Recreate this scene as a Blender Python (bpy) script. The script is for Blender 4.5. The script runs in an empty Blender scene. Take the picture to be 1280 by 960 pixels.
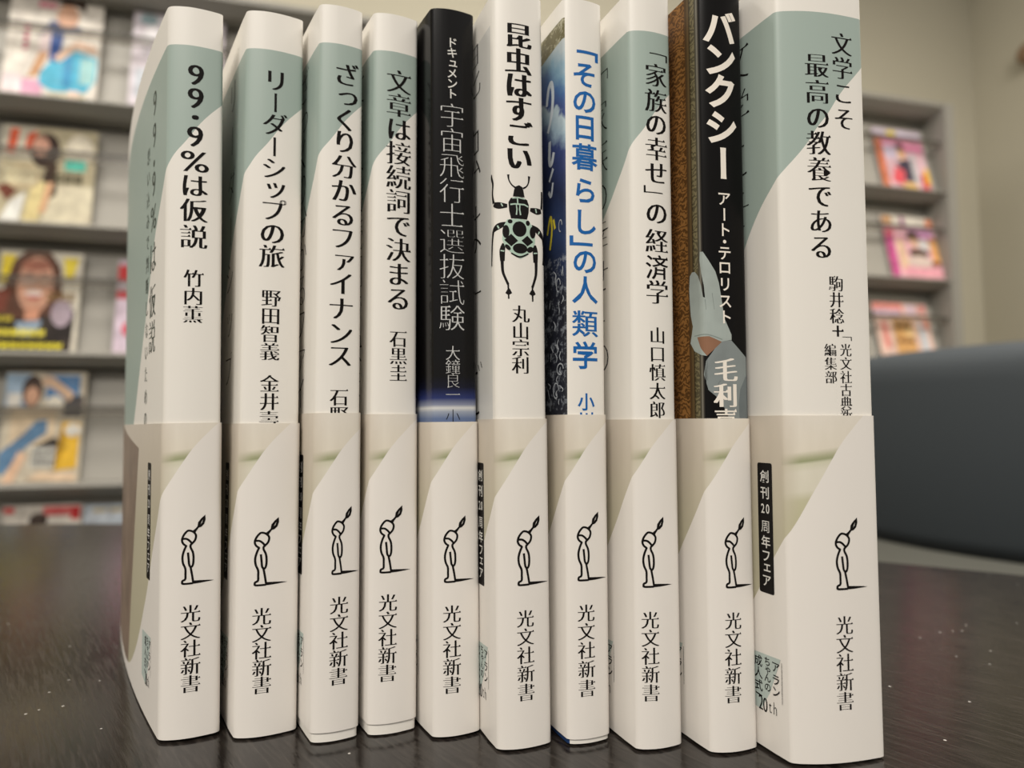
import bpy, bmesh, math, random, bisect
from mathutils import Vector, Matrix
random.seed(7)
R = math.radians
SC = bpy.context.scene
COL = SC.collection

# ------------------------------------------------------------------ camera, world, lights, exposure
CAM_H = 0.0722806
cam_d = bpy.data.cameras.new('camera'); cam = bpy.data.objects.new('camera', cam_d); COL.objects.link(cam)
cam_d.sensor_width = 36.0; cam_d.lens = 828.32/1280*36.0
cam_d.clip_start = 0.01; cam_d.clip_end = 50
cam_d.dof.use_dof = True; cam_d.dof.focus_distance = 0.151; cam_d.dof.aperture_fstop = 10.5
cam.matrix_world = Matrix.Translation((0, 0, CAM_H)) @ Matrix.Rotation(R(90+3.305), 4, 'X') @ Matrix.Rotation(R(-0.368), 4, 'Z')
SC.camera = cam
SC.view_settings.view_transform = 'Standard'; SC.view_settings.look = 'None'
SC.view_settings.gamma = 1.0; SC.view_settings.use_curve_mapping = False
SC.view_settings.exposure = 0.27
world = bpy.data.worlds.new('room_light'); SC.world = world; world.use_nodes = True
bg = world.node_tree.nodes['Background']; bg.inputs[0].default_value = (1.0, 0.95, 0.88, 1); bg.inputs[1].default_value = 0.46

def area(name, loc, rot, sx, sy, power, colr=(1.0, 0.94, 0.86)):
    l = bpy.data.lights.new(name, 'AREA'); l.shape = 'RECTANGLE'; l.size = sx; l.size_y = sy; l.energy = power; l.color = colr
    o = bpy.data.objects.new(name, l); o.location = loc; o.rotation_euler = rot; COL.objects.link(o); return o
area('ceiling_and_fill_lamp', (-0.5, -1.5, 1.9), (0, 0, 0), 1.2, 0.6, 66)
area('ceiling_and_fill_lamp', (0.1, 1.55, 1.95), (0, 0, R(15)), 1.0, 0.2, 7)
area('ceiling_and_fill_lamp', (1.5, 0.75, 1.95), (0, 0, R(15)), 0.8, 0.3, 40)  # added fill lamp, brightens the right wall and rack end; no known fixture
area('ceiling_and_fill_lamp', (-1.3, 1.0, 1.95), (0, 0, R(15)), 1.2, 0.3, 16)

# ------------------------------------------------------------------ helpers
def lin(c):
    c = c/255.0
    return c/12.92 if c <= 0.04045 else ((c+0.055)/1.055)**2.4
def rgb(r, g, b): return (lin(r), lin(g), lin(b), 1.0)

def mat(name, color, rough=0.5, spec=0.5, metal=0.0):
    m = bpy.data.materials.new(name); m.use_nodes = True
    p = m.node_tree.nodes['Principled BSDF']
    p.inputs['Base Color'].default_value = color; p.inputs['Roughness'].default_value = rough
    p.inputs['Specular IOR Level'].default_value = spec; p.inputs['Metallic'].default_value = metal
    return m
class NB:
    def __init__(s, m): s.m = m; s.t = m.node_tree; s.p = s.t.nodes['Principled BSDF']
    def n(s, typ, **k):
        nd = s.t.nodes.new(typ)
        for a, b in k.items(): setattr(nd, a, b)
        return nd
    def l(s, a, b): s.t.links.new(a, b)
    def math(s, op, a, b=None, c=None, clamp=False):
        nd = s.n('ShaderNodeMath', operation=op); nd.use_clamp = clamp
        for i, v in enumerate((a, b, c)):
            if v is None: continue
            if hasattr(v, 'is_output'): s.l(v, nd.inputs[i])
            else: nd.inputs[i].default_value = v
        return nd.outputs[0]
    def mix(s, f, a, b, mode='MIX'):
        nd = s.n('ShaderNodeMix', data_type='RGBA', blend_type=mode)
        for i, v in ((0, f), (6, a), (7, b)):
            if hasattr(v, 'is_output'): s.l(v, nd.inputs[i])
            else: nd.inputs[i].default_value = v
        return nd.outputs[2]
    def ramp(s, f, stops, interp='LINEAR'):
        nd = s.n('ShaderNodeValToRGB'); cr = nd.color_ramp; cr.interpolation = interp
        while len(cr.elements) > 1: cr.elements.remove(cr.elements[-1])
        for i, (p, c) in enumerate(stops):
            e = cr.elements[0] if i == 0 else cr.elements.new(p)
            e.position = p; e.color = c
        s.l(f, nd.inputs[0]); return nd.outputs[0]
    def curve(s, f, pts):
        nd = s.n('ShaderNodeFloatCurve'); c = nd.mapping.curves[0]
        while len(c.points) > 2: c.points.remove(c.points[1])
        c.points[0].location = pts[0]; c.points[1].location = pts[-1]
        for p in pts[1:-1]: c.points.new(*p)
        nd.mapping.extend = 'EXTRAPOLATED' if False else 'HORIZONTAL'
        nd.mapping.update(); s.l(f, nd.inputs[1]); return nd.outputs[0]
    def noise(s, vec, scale, detail=2.0, rough=0.5):
        nd = s.n('ShaderNodeTexNoise'); nd.inputs['Scale'].default_value = scale; nd.inputs['Detail'].default_value = detail
        nd.inputs['Roughness'].default_value = rough
        if vec is not None: s.l(vec, nd.inputs['Vector'])
        return nd
    def uv(s):
        a = s.n('ShaderNodeUVMap', uv_map='mm'); x = s.n('ShaderNodeSeparateXYZ'); s.l(a.outputs[0], x.inputs[0])
        u = s.math('MULTIPLY', x.outputs[0], 100.0); v = s.math('MULTIPLY', x.outputs[1], 100.0)
        return a.outputs[0], u, v
    def bump(s, h, strength=0.1, dist=0.0002):
        nd = s.n('ShaderNodeBump'); nd.inputs['Strength'].default_value = strength; nd.inputs['Distance'].default_value = dist
        s.l(h, nd.inputs['Height']); s.l(nd.outputs[0], s.p.inputs['Normal'])

def link(name, me, parent=None):
    o = bpy.data.objects.new(name, me); COL.objects.link(o)
    if parent is not None: o.parent = parent
    return o
def obj(name, bm, mats, parent=None, smooth=False):
    me = bpy.data.meshes.new(name); bm.to_mesh(me); bm.free()
    for m in (mats if isinstance(mats, (list, tuple)) else [mats]): me.materials.append(m)
    if smooth:
        for p in me.polygons: p.use_smooth = True
    return link(name, me, parent)
def thing(name, label, cat, loc=(0, 0, 0), rz=0.0, group=None):
    o = bpy.data.objects.new(name, None); COL.objects.link(o); o.location = loc; o.rotation_euler = (0, 0, rz)
    o.empty_display_size = 0.02
    o['label'] = label; o['category'] = cat
    if group: o['group'] = group
    return o
def box(bm, x0, x1, y0, y1, z0, z1, bev=0.0):
    vs = [bm.verts.new(p) for p in ((x0,y0,z0),(x1,y0,z0),(x1,y1,z0),(x0,y1,z0),(x0,y0,z1),(x1,y0,z1),(x1,y1,z1),(x0,y1,z1))]
    fs = [bm.faces.new([vs[i] for i in f]) for f in ((3,2,1,0),(4,5,6,7),(0,1,5,4),(1,2,6,5),(2,3,7,6),(3,0,4,7))]
    if bev > 0:
        es = list({e for f in fs for e in f.edges})
        bmesh.ops.bevel(bm, geom=es, offset=bev, segments=2, affect='EDGES')
def prism_x(bm, prof, x0, x1):
    a = [bm.verts.new((x0, y, z)) for y, z in prof]; b = [bm.verts.new((x1, y, z)) for y, z in prof]
    n = len(prof)
    for i in range(n): bm.faces.new((a[i], a[(i+1) % n], b[(i+1) % n], b[i]))
    bm.faces.new(a[::-1]); bm.faces.new(b)
    bmesh.ops.recalc_face_normals(bm, faces=bm.faces[:])
def lathe(bm, prof, seg=64, a0=0.0, a1=2*math.pi, cx=0, cy=0):
    full = abs(a1-a0-2*math.pi) < 1e-6
    rings = []
    for k in range(seg if full else seg+1):
        a = a0+(a1-a0)*k/seg
        rings.append([bm.verts.new((cx+r*math.cos(a), cy+r*math.sin(a), z)) for r, z in prof])
    m = len(rings)
    for k in range(m if full else m-1):
        A, B = rings[k], rings[(k+1) % m]
        for i in range(len(prof)-1): bm.faces.new((A[i], B[i], B[i+1], A[i+1]))
    return rings

# ------------------------------------------------------------------ setting: floor, walls
m_wall = mat('painted wall', rgb(186, 179, 160), 0.8, 0.2)
nb = NB(m_wall); tc = nb.n('ShaderNodeTexCoord'); ns = nb.noise(tc.outputs['Object'], 2.0, 3)
nb.l(nb.mix(ns.outputs[0], rgb(180, 174, 155), rgb(188, 182, 163)), nb.p.inputs['Base Color'])
m_floor = mat('grey carpet tile', rgb(105, 104, 98), 0.95, 0.1)
nb = NB(m_floor); tc = nb.n('ShaderNodeTexCoord'); ns = nb.noise(tc.outputs['Object'], 300, 2)
nb.l(nb.mix(ns.outputs[0], rgb(48, 48, 46), rgb(82, 80, 76)), nb.p.inputs['Base Color'])
FZ = -0.48
RA = R(15.2)
ex = Vector((math.cos(RA), math.sin(RA), 0)); ed = Vector((-math.sin(RA), math.cos(RA), 0))
RO = Vector((-1.106, 1.636, 0))
def rack_frame(o): o.location = RO; o.rotation_euler = (0, 0, RA); return o

bm = bmesh.new(); box(bm, -3.0, 4.2, -3.0, 3.8, FZ-0.05, FZ)
o = obj('floor', bm, m_floor); o['kind'] = 'structure'
bm = bmesh.new(); box(bm, -1.9, 3.305, 0.30, 0.40, FZ, 2.1)
o = rack_frame(obj('wall_back', bm, m_wall)); o['kind'] = 'structure'
bm = bmesh.new(); box(bm, 3.305, 3.405, -2.6, 0.40, FZ, 2.1)
o = rack_frame(obj('wall_right', bm, m_wall)); o['kind'] = 'structure'
bm = bmesh.new(); box(bm, -2.0, -1.9, -2.6, 0.40, FZ, 2.1)
o = rack_frame(obj('wall_left', bm, m_wall)); o['kind'] = 'structure'
m_base = mat('baseboard', rgb(90, 86, 78), 0.5)
bm = bmesh.new(); box(bm, 2.85, 3.297, 0.288, 0.30, FZ, FZ+0.07, 0.002)
o = rack_frame(obj('baseboard_back', bm, m_base)); o['kind'] = 'structure'
bm = bmesh.new(); box(bm, 3.293, 3.305, -2.6, 0.288, FZ, FZ+0.07, 0.002)
o = rack_frame(obj('baseboard_right', bm, m_base)); o['kind'] = 'structure'

# ------------------------------------------------------------------ round dark table
m_wood = mat('dark stained oak', (0.03, 0.022, 0.018, 1), 0.3, 0.5)
nb = NB(m_wood); tc = nb.n('ShaderNodeTexCoord')
mp = nb.n('ShaderNodeMapping'); mp.inputs['Rotation'].default_value = (0, 0, R(-130)); nb.l(tc.outputs['Object'], mp.inputs[0])
mp2 = nb.n('ShaderNodeMapping'); mp2.inputs['Scale'].default_value = (1, 14, 1); nb.l(mp.outputs[0], mp2.inputs[0])
wob = nb.noise(mp.outputs[0], 9.0, 2)
wadd = nb.n('ShaderNodeVectorMath', operation='MULTIPLY_ADD'); nb.l(wob.outputs['Color'], wadd.inputs[0]); wadd.inputs[1].default_value = (0, 0.10, 0); nb.l(mp2.outputs[0], wadd.inputs[2])
g1 = nb.noise(wadd.outputs[0], 75.0, 4, 0.65); g2 = nb.noise(wadd.outputs[0], 11.0, 3, 0.6)
pore = nb.ramp(g1.outputs[0], [(0.45, (0, 0, 0, 1)), (0.72, (1, 1, 1, 1))])
base = nb.ramp(g2.outputs[0], [(0.3, (0.006, 0.0048, 0.0043, 1)), (0.7, (0.014, 0.011, 0.0095, 1))])
c1 = nb.mix(pore, base, (0.040, 0.033, 0.028, 1))
# white dust specks and short scratches
vo = nb.n('ShaderNodeTexVoronoi'); vo.inputs['Scale'].default_value = 210; nb.l(tc.outputs['Object'], vo.inputs['Vector'])
sp = nb.math('LESS_THAN', vo.outputs['Distance'], 0.075)
mk = nb.noise(tc.outputs['Object'], 9.0, 2); mk2 = nb.math('GREATER_THAN', mk.outputs[0], 0.50)
vc = nb.n('ShaderNodeSeparateXYZ'); nb.l(vo.outputs['Color'], vc.inputs[0]); mk3 = nb.math('GREATER_THAN', vc.outputs[0], 0.55)
sp = nb.math('MULTIPLY', nb.math('MULTIPLY', sp, mk2), mk3)
nb.l(nb.mix(sp, c1, (0.45, 0.43, 0.40, 1)), nb.p.inputs['Base Color'])
rr = nb.math('MULTIPLY_ADD', pore, 0.14, 0.13); nb.l(rr, nb.p.inputs['Roughness'])
nb.bump(g1.outputs[0], 0.25, 0.0002)
TR, TX, TY = 1.0, -0.335, -0.505
tb = thing('round_table', 'large round dark wood table under the row of paperbacks', 'table', (TX, TY, FZ))
zt = -FZ
bm = bmesh.new()
rings = lathe(bm, [(TR-0.006, zt-0.035), (TR-0.001, zt-0.030), (TR, zt-0.026), (TR, zt-0.004), (TR-0.0012, zt-0.0012), (TR-0.004, zt)], 220)
bm.faces.new([r[-1] for r in rings]); bm.faces.new([r[0] for r in rings][::-1])
obj('table_top', bm, m_wood, tb)
m_leg = mat('black metal leg', (0.02, 0.02, 0.02, 1), 0.35, 0.5, 0.6)
bm = bmesh.new()
rings = lathe(bm, [(0.28, 0), (0.28, 0.012), (0.06, 0.03), (0.05, 0.06), (0.05, zt-0.06), (0.16, zt-0.036)], 48)
bm.faces.new([r[0] for r in rings][::-1]); bm.faces.new([r[-1] for r in rings])
obj('pedestal', bm, m_leg, tb)

# ------------------------------------------------------------------ magazine rack
m_rack = mat('grey painted steel', rgb(146, 143, 135), 0.5, 0.4)
m_panel = mat('pale grey display panel', rgb(164, 160, 151), 0.5, 0.4)
m_rod = mat('dark grey rod', rgb(88, 85, 78), 0.4, 0.5)
m_acr = bpy.data.materials.new('smoky acrylic'); m_acr.use_nodes = True
t = m_acr.node_tree; pb = t.nodes['Principled BSDF']; pb.inputs['Base Color'].default_value = rgb(112, 108, 100); pb.inputs['Roughness'].default_value = 0.2
tr = t.nodes.new('ShaderNodeBsdfTransparent'); tr.inputs[0].default_value = (0.86, 0.85, 0.83, 1); mx = t.nodes.new('ShaderNodeMixShader'); mx.inputs[0].default_value = 0.22
t.links.new(tr.outputs[0], mx.inputs[1]); t.links.new(pb.outputs[0], mx.inputs[2]); t.links.new(mx.outputs[0], t.nodes['Material Output'].inputs[0])
rack = thing('magazine_rack', 'long grey steel magazine display rack along the back wall', 'rack', RO+Vector((0, 0, FZ)), RA)
BZ = [1.230, 0.906, 0.581, 0.256, -0.069, -0.394]
S0, S1 = -1.2, 2.832
for k, z in enumerate(BZ):
    zz = z-FZ
    bm = bmesh.new()
    if k == 0: prof = [(0.0, zz), (0.0, zz-0.014), (0.035, zz-0.036), (0.285, zz-0.036), (0.285, zz)]
    else: prof = [(0.012, zz), (0.0, zz-0.010), (0.035, zz-0.034), (0.285, zz-0.034), (0.285, zz)]
    prism_x(bm, prof, S0+0.012, S1-0.042)
    s = obj('shelf', bm, m_rack, rack)
    if k > 0:
        bm = bmesh.new(); prism_x(bm, [(0.040, zz+0.001), (0.046, zz+0.001), (0.108, zz+0.284), (0.102, zz+0.284)], S0+0.012, S1-0.042)
        obj('display_panel', bm, m_panel, rack)
        bm = bmesh.new(); box(bm, S0+0.012, S1-0.042, 0.018, 0.021, zz+0.160, zz+0.182)
        obj('retaining_bar', bm, m_acr, rack)
        bm = bmesh.new(); box(bm, S0+0.012, S1-0.042, 0.016, 0.022, zz+0.182, zz+0.188, 0.001)
        obj('retaining_rod', bm, m_rod, rack)
for a, b in ((S0, S0+0.012), (S1-0.042, S1)):
    bm = bmesh.new(); box(bm, a, b, -0.006, 0.292, 0, 1.230-FZ, 0.002); obj('end_panel', bm, m_rack, rack)
bm = bmesh.new(); box(bm, S0+0.012, S1-0.042, 0.285, 0.291, 0, 1.229-FZ); obj('back_panel', bm, m_rack, rack)
bm = bmesh.new(); box(bm, S0+0.012, S1-0.042, 0.03, 0.285, 0, 0.03); obj('plinth', bm, m_rod, rack)

# ------------------------------------------------------------------ magazines
_pm = {}
def pmat(c, rough=0.4):
    k = (c, rough)
    if k not in _pm:
        m = _pm[k] = mat('ink %d %d %d' % c, rgb(*c), rough, 0.2); nb = NB(m); tc = nb.n('ShaderNodeTexCoord')
        n1 = nb.noise(tc.outputs['Object'], 38.0, 4, 0.65); n2 = nb.noise(tc.outputs['Object'], 14.0, 3, 0.6)
        v1 = nb.ramp(n1.outputs[0], [(0.36, (0.78, 0.76, 0.75, 1)), (0.52, (0.97, 0.96, 0.95, 1)), (0.66, (1.10, 1.09, 1.07, 1))])
        c1 = nb.mix(1.0, rgb(*c), v1, 'MULTIPLY'); f2 = nb.ramp(n2.outputs[0], [(0.5, (0, 0, 0, 1)), (0.72, (0.22, 0.22, 0.22, 1))])
        nb.l(nb.mix(f2, c1, rgb(170, 148, 132)), nb.p.inputs['Base Color'])
    return _pm[k]
def ell(cx, cy, rx, ry, n=18, a=0.0):
    ca, sa = math.cos(a), math.sin(a)
    return [(cx+rx*math.cos(t)*ca-ry*math.sin(t)*sa, cy+rx*math.cos(t)*sa+ry*math.sin(t)*ca) for t in [2*math.pi*k/n for k in range(n)]]
def rect(x0, y0, x1, y1): return [(x0, y0), (x1, y0), (x1, y1), (x0, y1)]
def letters(x0, y0, x1, y1, n, rows=1):
    # soft rows of letter-like blocks, illegible in the photograph as well
    out = []
    for r_ in range(rows):
        ya = y0+(y1-y0)*r_/rows; yb = ya+(y1-y0)/rows*0.78
        for k in range(n):
            xa = x0+(x1-x0)*k/n; xb = xa+(x1-x0)/n*0.8
            out.append([(xa, ya), (xb, ya+(yb-ya)*0.1), (xb, yb), (xa+(xb-xa)*0.5, yb*0.7+ya*0.3), (xa, yb)])
    return out
mag_n = [0]
def magazine(s_left, board, w, h, lean, paper, shapes, label, d0=0.024, tilt=0.0):
    z = BZ[board]
    base = RO+ex*(s_left+w/2)+ed*d0+Vector((0, 0, z+0.0008))
    root = thing('magazine', label, 'magazine', base, RA, 'magazines on the grey display rack')
    Mx = Matrix.Rotation(-R(lean), 4, 'X') @ Matrix.Rotation(tilt, 4, 'Y')
    bm = bmesh.new(); box(bm, -w/2, w/2, 0.0, 0.005, 0.0, h, 0.0006); bm.transform(Mx)
    obj('pages', bm, pmat((225, 220, 208)), root)
    bm = bmesh.new(); box(bm, -w/2-0.0005, w/2+0.0005, -0.0006, 0.0, 0.0, h+0.0005); bm.transform(Mx)
    obj('front_cover', bm, pmat(paper), root)
    bm = bmesh.new(); mats = []
    for k, (c, poly) in enumerate(shapes):
        polys = poly if isinstance(poly[0], list) else [poly]
        m = pmat(c)
        if m not in mats: mats.append(m)
        for q in polys:
            q = [(min(max(x, 0), 1), min(max(y, 0), 1)) for x, y in q]
            vs = [bm.verts.new(((x-0.5)*w, -0.0008-0.00012*k, y*h)) for x, y in q]
            f = bm.faces.new(vs); f.material_index = mats.index(m)
    bmesh.ops.triangulate(bm, faces=bm.faces[:])
    for f in bm.faces:
        f.normal_update()
        if f.normal.y > 0: f.normal_flip()
    bm.transform(Mx)
    obj('cover_print', bm, mats, root)
    mag_n[0] += 1
    return root
def s_at(px, board=0, d=0.024):
    # distance along the rack of a direction seen from the table's edge
    k = (px-640)/828.32; o = RO+ed*d
    dz = (BZ[board]+0.02-CAM_H) if board else 0.0
    return (k*(o.y*0.9983+dz*0.0577)-o.x)/(ex.x-k*ex.y*0.9983)

SKIN = (214, 168, 140); HAIR = (60, 42, 34)
sA = s_at(3, 1)
magazine(sA, 1, s_at(122, 1)-sA, 0.285, 9, (222, 216, 206), [
    ((226, 170, 196), rect(0.0, 0.0, 0.42, 0.16)), ((236, 220, 222), rect(0.0, 0.0, 0.2, 0.2)),
    ((196, 150, 110), [(0.25, 0.17), (0.36, 0.2), (0.46, 0.46), (0.36, 0.46)]),
    ((232, 214, 214), [(0.34, 0.45), (0.48, 0.45), (0.52, 0.66), (0.36, 0.66)]),
    ((84, 178, 208), [(0.38, 0.12), (0.52, 0.06), (0.88, 0.07), (0.98, 0.2), (0.98, 0.44), (0.72, 0.5), (0.6, 0.42), (0.46, 0.34), (0.38, 0.24)]),
    ((60, 150, 196), [(0.62, 0.12), (0.72, 0.1), (0.72, 0.44), (0.62, 0.42)]),
    ((160, 205, 205), rect(0.8, 0.16, 0.96, 0.42)),
    ((48, 82, 150), [(0.46, 0.36), (0.56, 0.36), (0.60, 0.66), (0.46, 0.7)]),
    ((44, 66, 124), [(0.28, 0.56), (0.34, 0.6), (0.44, 0.78), (0.8, 0.74), (0.76, 0.68), (0.42, 0.68)]),
    ((222, 190, 166), [(0.5, 0.40), (0.58, 0.36), (0.76, 0.52), (0.96, 0.48), (0.96, 0.56), (0.74, 0.6)]),
    (SKIN, ell(0.62, 0.84, 0.12, 0.13)), (HAIR, [(0.5, 0.95), (0.56, 1.0), (0.8, 1.0), (0.82, 0.9), (0.7, 0.96)]),
    ((200, 90, 120), letters(0.18, 0.45, 0.24, 0.72, 1, 5)), ((212, 120, 140), letters(0.3, 0.9, 0.5, 1.0, 3)), ((230, 226, 220), rect(0.0, 0.96, 0.3, 1.0)),
    ((228, 200, 190), rect(0.7, 0.0, 0.82, 0.08)), ((215, 205, 160), letters(0.5, 0.02, 0.9, 0.05, 5))],
    'magazine with a blue-dressed figure on a white cover, top shelf at left')
sB = s_at(162, 1)
magazine(sB, 1, 0.225, 0.285, 9, (214, 206, 214), [
    ((190, 196, 204), rect(0.05, 0.1, 0.95, 0.4)), ((234, 232, 236), ell(0.3, 0.85, 0.28, 0.1, a=0.7)), ((150, 172, 178), ell(0.16, 0.93, 0.1, 0.06)),
    ((176, 172, 180), letters(0.12, 0.55, 0.4, 0.7, 2, 2))], 'pale lilac magazine half hidden behind the leftmost paperback, top shelf')
sC = s_at(-8, 2)
magazine(sC, 2, s_at(114, 2)-sC, 0.262, 9, (190, 180, 150), [
    ((214, 206, 180), rect(0.5, 0.0, 1.0, 0.4)), ((206, 200, 182), rect(0.0, 0.64, 0.35, 1.0)),
    ((226, 96, 60), [(0.06, 0.72), (0.14, 0.70), (0.18, 0.97), (0.08, 0.97)]), ((226, 96, 60), [(0.24, 0.72), (0.34, 0.80), (0.36, 0.97), (0.26, 0.92)]),
    ((232, 224, 204), ell(0.82, 0.78, 0.15, 0.18)), (HAIR, ell(0.46, 0.76, 0.16, 0.19)), ((210, 160, 138), ell(0.41, 0.80, 0.09, 0.11)),
    ((72, 56, 44), [(0.5, 0.66), (0.6, 0.62), (0.62, 0.3), (0.52, 0.22), (0.46, 0.44)]),
    ((96, 206, 186), rect(0.68, 0.56, 0.9, 0.68)), ((110, 60, 44), [(0.0, 0.34), (0.14, 0.4), (0.26, 0.36), (0.12, 0.2)]),
    ((222, 206, 150), [(0.3, 0.0), (0.45, 0.0), (0.5, 0.42), (0.36, 0.42)]), ((232, 232, 226), [(0.06, 0.0), (0.26, 0.0), (0.3, 0.3), (0.16, 0.2)]),
    ((226, 180, 140), [(0.45, 0.1), (0.52, 0.1), (0.58, 0.42), (0.52, 0.42)]), ((196, 180, 146), ell(0.26, 0.46, 0.18, 0.14)),
    ((92, 88, 66), letters(0.58, 0.42, 0.9, 0.54, 3, 2)), ((226, 220, 186), letters(0.08, 0.4, 0.4, 0.56, 4, 2))],
    'beige magazine with orange letters and a mint green block, second shelf at left')
sD = s_at(-12, 3)
magazine(sD, 3, s_at(94, 3)-sD, 0.262, 9, (222, 216, 200), [
    ((242, 218, 60), [(0.02, 0.66), (0.22, 0.7), (0.18, 0.96), (0.02, 0.96)]), ((238, 216, 70), [(0.80, 0.74), (0.90, 0.74), (0.96, 0.95), (0.76, 0.95)]),
    ((40, 32, 28), [(0.0, 0.0), (0.94, 0.0), (0.96, 0.4), (0.7, 0.5), (0.2, 0.5), (0.0, 0.4)]),
    ((96, 62, 46), [(0.06, 0.55), (0.16, 0.9), (0.3, 1.0), (0.6, 1.0), (0.74, 0.85), (0.8, 0.5), (0.66, 0.36), (0.2, 0.3), (0.02, 0.4)]),
    ((122, 66, 52), [(0.0, 0.35), (0.12, 0.4), (0.16, 0.6), (0.0, 0.6)]),
    ((218, 166, 140), ell(0.45, 0.66, 0.22, 0.29)), ((226, 190, 172), ell(0.36, 0.70, 0.10, 0.06)), ((226, 184, 160), ell(0.56, 0.70, 0.08, 0.06)),
    ((172, 112, 92), ell(0.44, 0.86, 0.18, 0.06)), ((120, 80, 66), rect(0.32, 0.76, 0.42, 0.78)), ((120, 80, 66), rect(0.5, 0.76, 0.6, 0.78)),
    ((236, 220, 212), ell(0.44, 0.575, 0.11, 0.03)), ((196, 84, 84), [(0.34, 0.55), (0.44, 0.50), (0.56, 0.55), (0.44, 0.535)]),
    ((208, 150, 122), [(0.36, 0.3), (0.52, 0.3), (0.54, 0.42), (0.36, 0.42)]), ((150, 170, 190), [(0.26, 0.28), (0.58, 0.3), (0.5, 0.14), (0.32, 0.14)]),
    ((176, 160, 172), ell(0.80, 0.38, 0.13, 0.14)), ((140, 110, 66), letters(0.6, 0.5, 0.96, 0.6, 4, 2)),
    ((236, 222, 60), letters(0.02, 0.02, 0.86, 0.10, 8)), ((240, 226, 80), letters(0.02, 0.14, 0.64, 0.24, 6)), ((196, 180, 60), letters(0.02, 0.28, 0.24, 0.36, 2))],
    'magazine with a smiling dark-haired face above yellow lettering, third shelf at left')
sE = s_at(141, 3)
magazine(sE, 3, 0.21, 0.25, 9, (214, 196, 212), [
    ((206, 44, 48), rect(0.0, 0.78, 0.4, 0.95)), ((200, 60, 66), rect(0.0, 0.58, 0.4, 0.66)), ((222, 90, 110), ell(0.2, 0.25, 0.12, 0.09)), ((232, 222, 232), rect(0.06, 0.66, 0.5, 0.78))],
    'pink and red magazine half hidden behind the leftmost paperback, third shelf')
sF = s_at(-6, 4)
magazine(sF, 4, s_at(97, 4)-sF, 0.280, 9, (206, 196, 176), [
    ((160, 186, 210), rect(0.0, 0.66, 0.3, 0.98)), ((226, 222, 214), rect(0.03, 0.66, 0.2, 0.8)), ((84, 132, 180), rect(0.5, 0.74, 0.92, 0.97)), ((70, 70, 74), rect(0.74, 0.58, 0.98, 0.78)),
    ((222, 188, 158), [(0.45, 0.95), (0.56, 0.96), (0.86, 0.80), (0.80, 0.72), (0.6, 0.84), (0.42, 0.88)]),
    (HAIR, ell(0.33, 0.82, 0.13, 0.15)), (SKIN, ell(0.33, 0.77, 0.09, 0.09)),
    ((232, 226, 210), ell(0.62, 0.72, 0.1, 0.06)), ((226, 206, 176), [(0.1, 0.3), (0.66, 0.34), (0.66, 0.66), (0.1, 0.66)]),
    ((100, 136, 170), [(0.0, 0.1), (0.06, 0.06), (0.3, 0.3), (0.56, 0.44), (0.55, 0.56), (0.42, 0.55), (0.26, 0.42), (0.0, 0.26)]),
    ((56, 50, 46), [(0.4, 0.14), (0.78, 0.12), (0.8, 0.3), (0.66, 0.4), (0.42, 0.32)]), ((238, 190, 60), [(0.68, 0.1), (0.96, 0.12), (0.97, 0.52), (0.74, 0.54), (0.82, 0.3)]),
    ((228, 224, 214), ell(0.88, 0.46, 0.10, 0.06)), ((226, 190, 160), [(0.06, 0.0), (0.2, 0.0), (0.34, 0.24), (0.24, 0.28)]),
    ((226, 200, 170), [(0.36, 0.02), (0.96, 0.0), (0.96, 0.08), (0.5, 0.09)]), ((222, 222, 214), letters(0.38, 0.13, 0.7, 0.33, 6, 3))],
    'magazine with a seated figure in blue jeans and yellow corner, fourth shelf at left')
magazine(s_at(-12, 5), 5, s_at(90, 5)-s_at(-12, 5), 0.268, 9, (206, 200, 190), [
    ((200, 60, 60), rect(0.0, 0.93, 0.14, 0.985)), ((206, 90, 90), rect(0.5, 0.9, 0.92, 0.985)), ((196, 40, 44), rect(0.86, 0.86, 0.98, 0.985)), ((84, 132, 170), rect(0.0, 0.5, 0.4, 0.8)),
    ((230, 190, 70), rect(0.8, 0.3, 0.98, 0.8)), ((60, 48, 42), ell(0.45, 0.86, 0.12, 0.07))], 'red and white topped magazine on the lowest visible shelf at far left')
magazine(s_at(93, 5), 5, 0.21, 0.264, 9, (186, 196, 206), [
    ((214, 222, 232), letters(0.02, 0.88, 0.9, 0.95, 6)), ((196, 176, 120), letters(0.1, 0.93, 0.8, 0.98, 4)), ((150, 160, 176), rect(0.1, 0.2, 0.9, 0.7))], 'pale blue topped magazine on the lowest visible shelf beside the red one')
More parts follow.
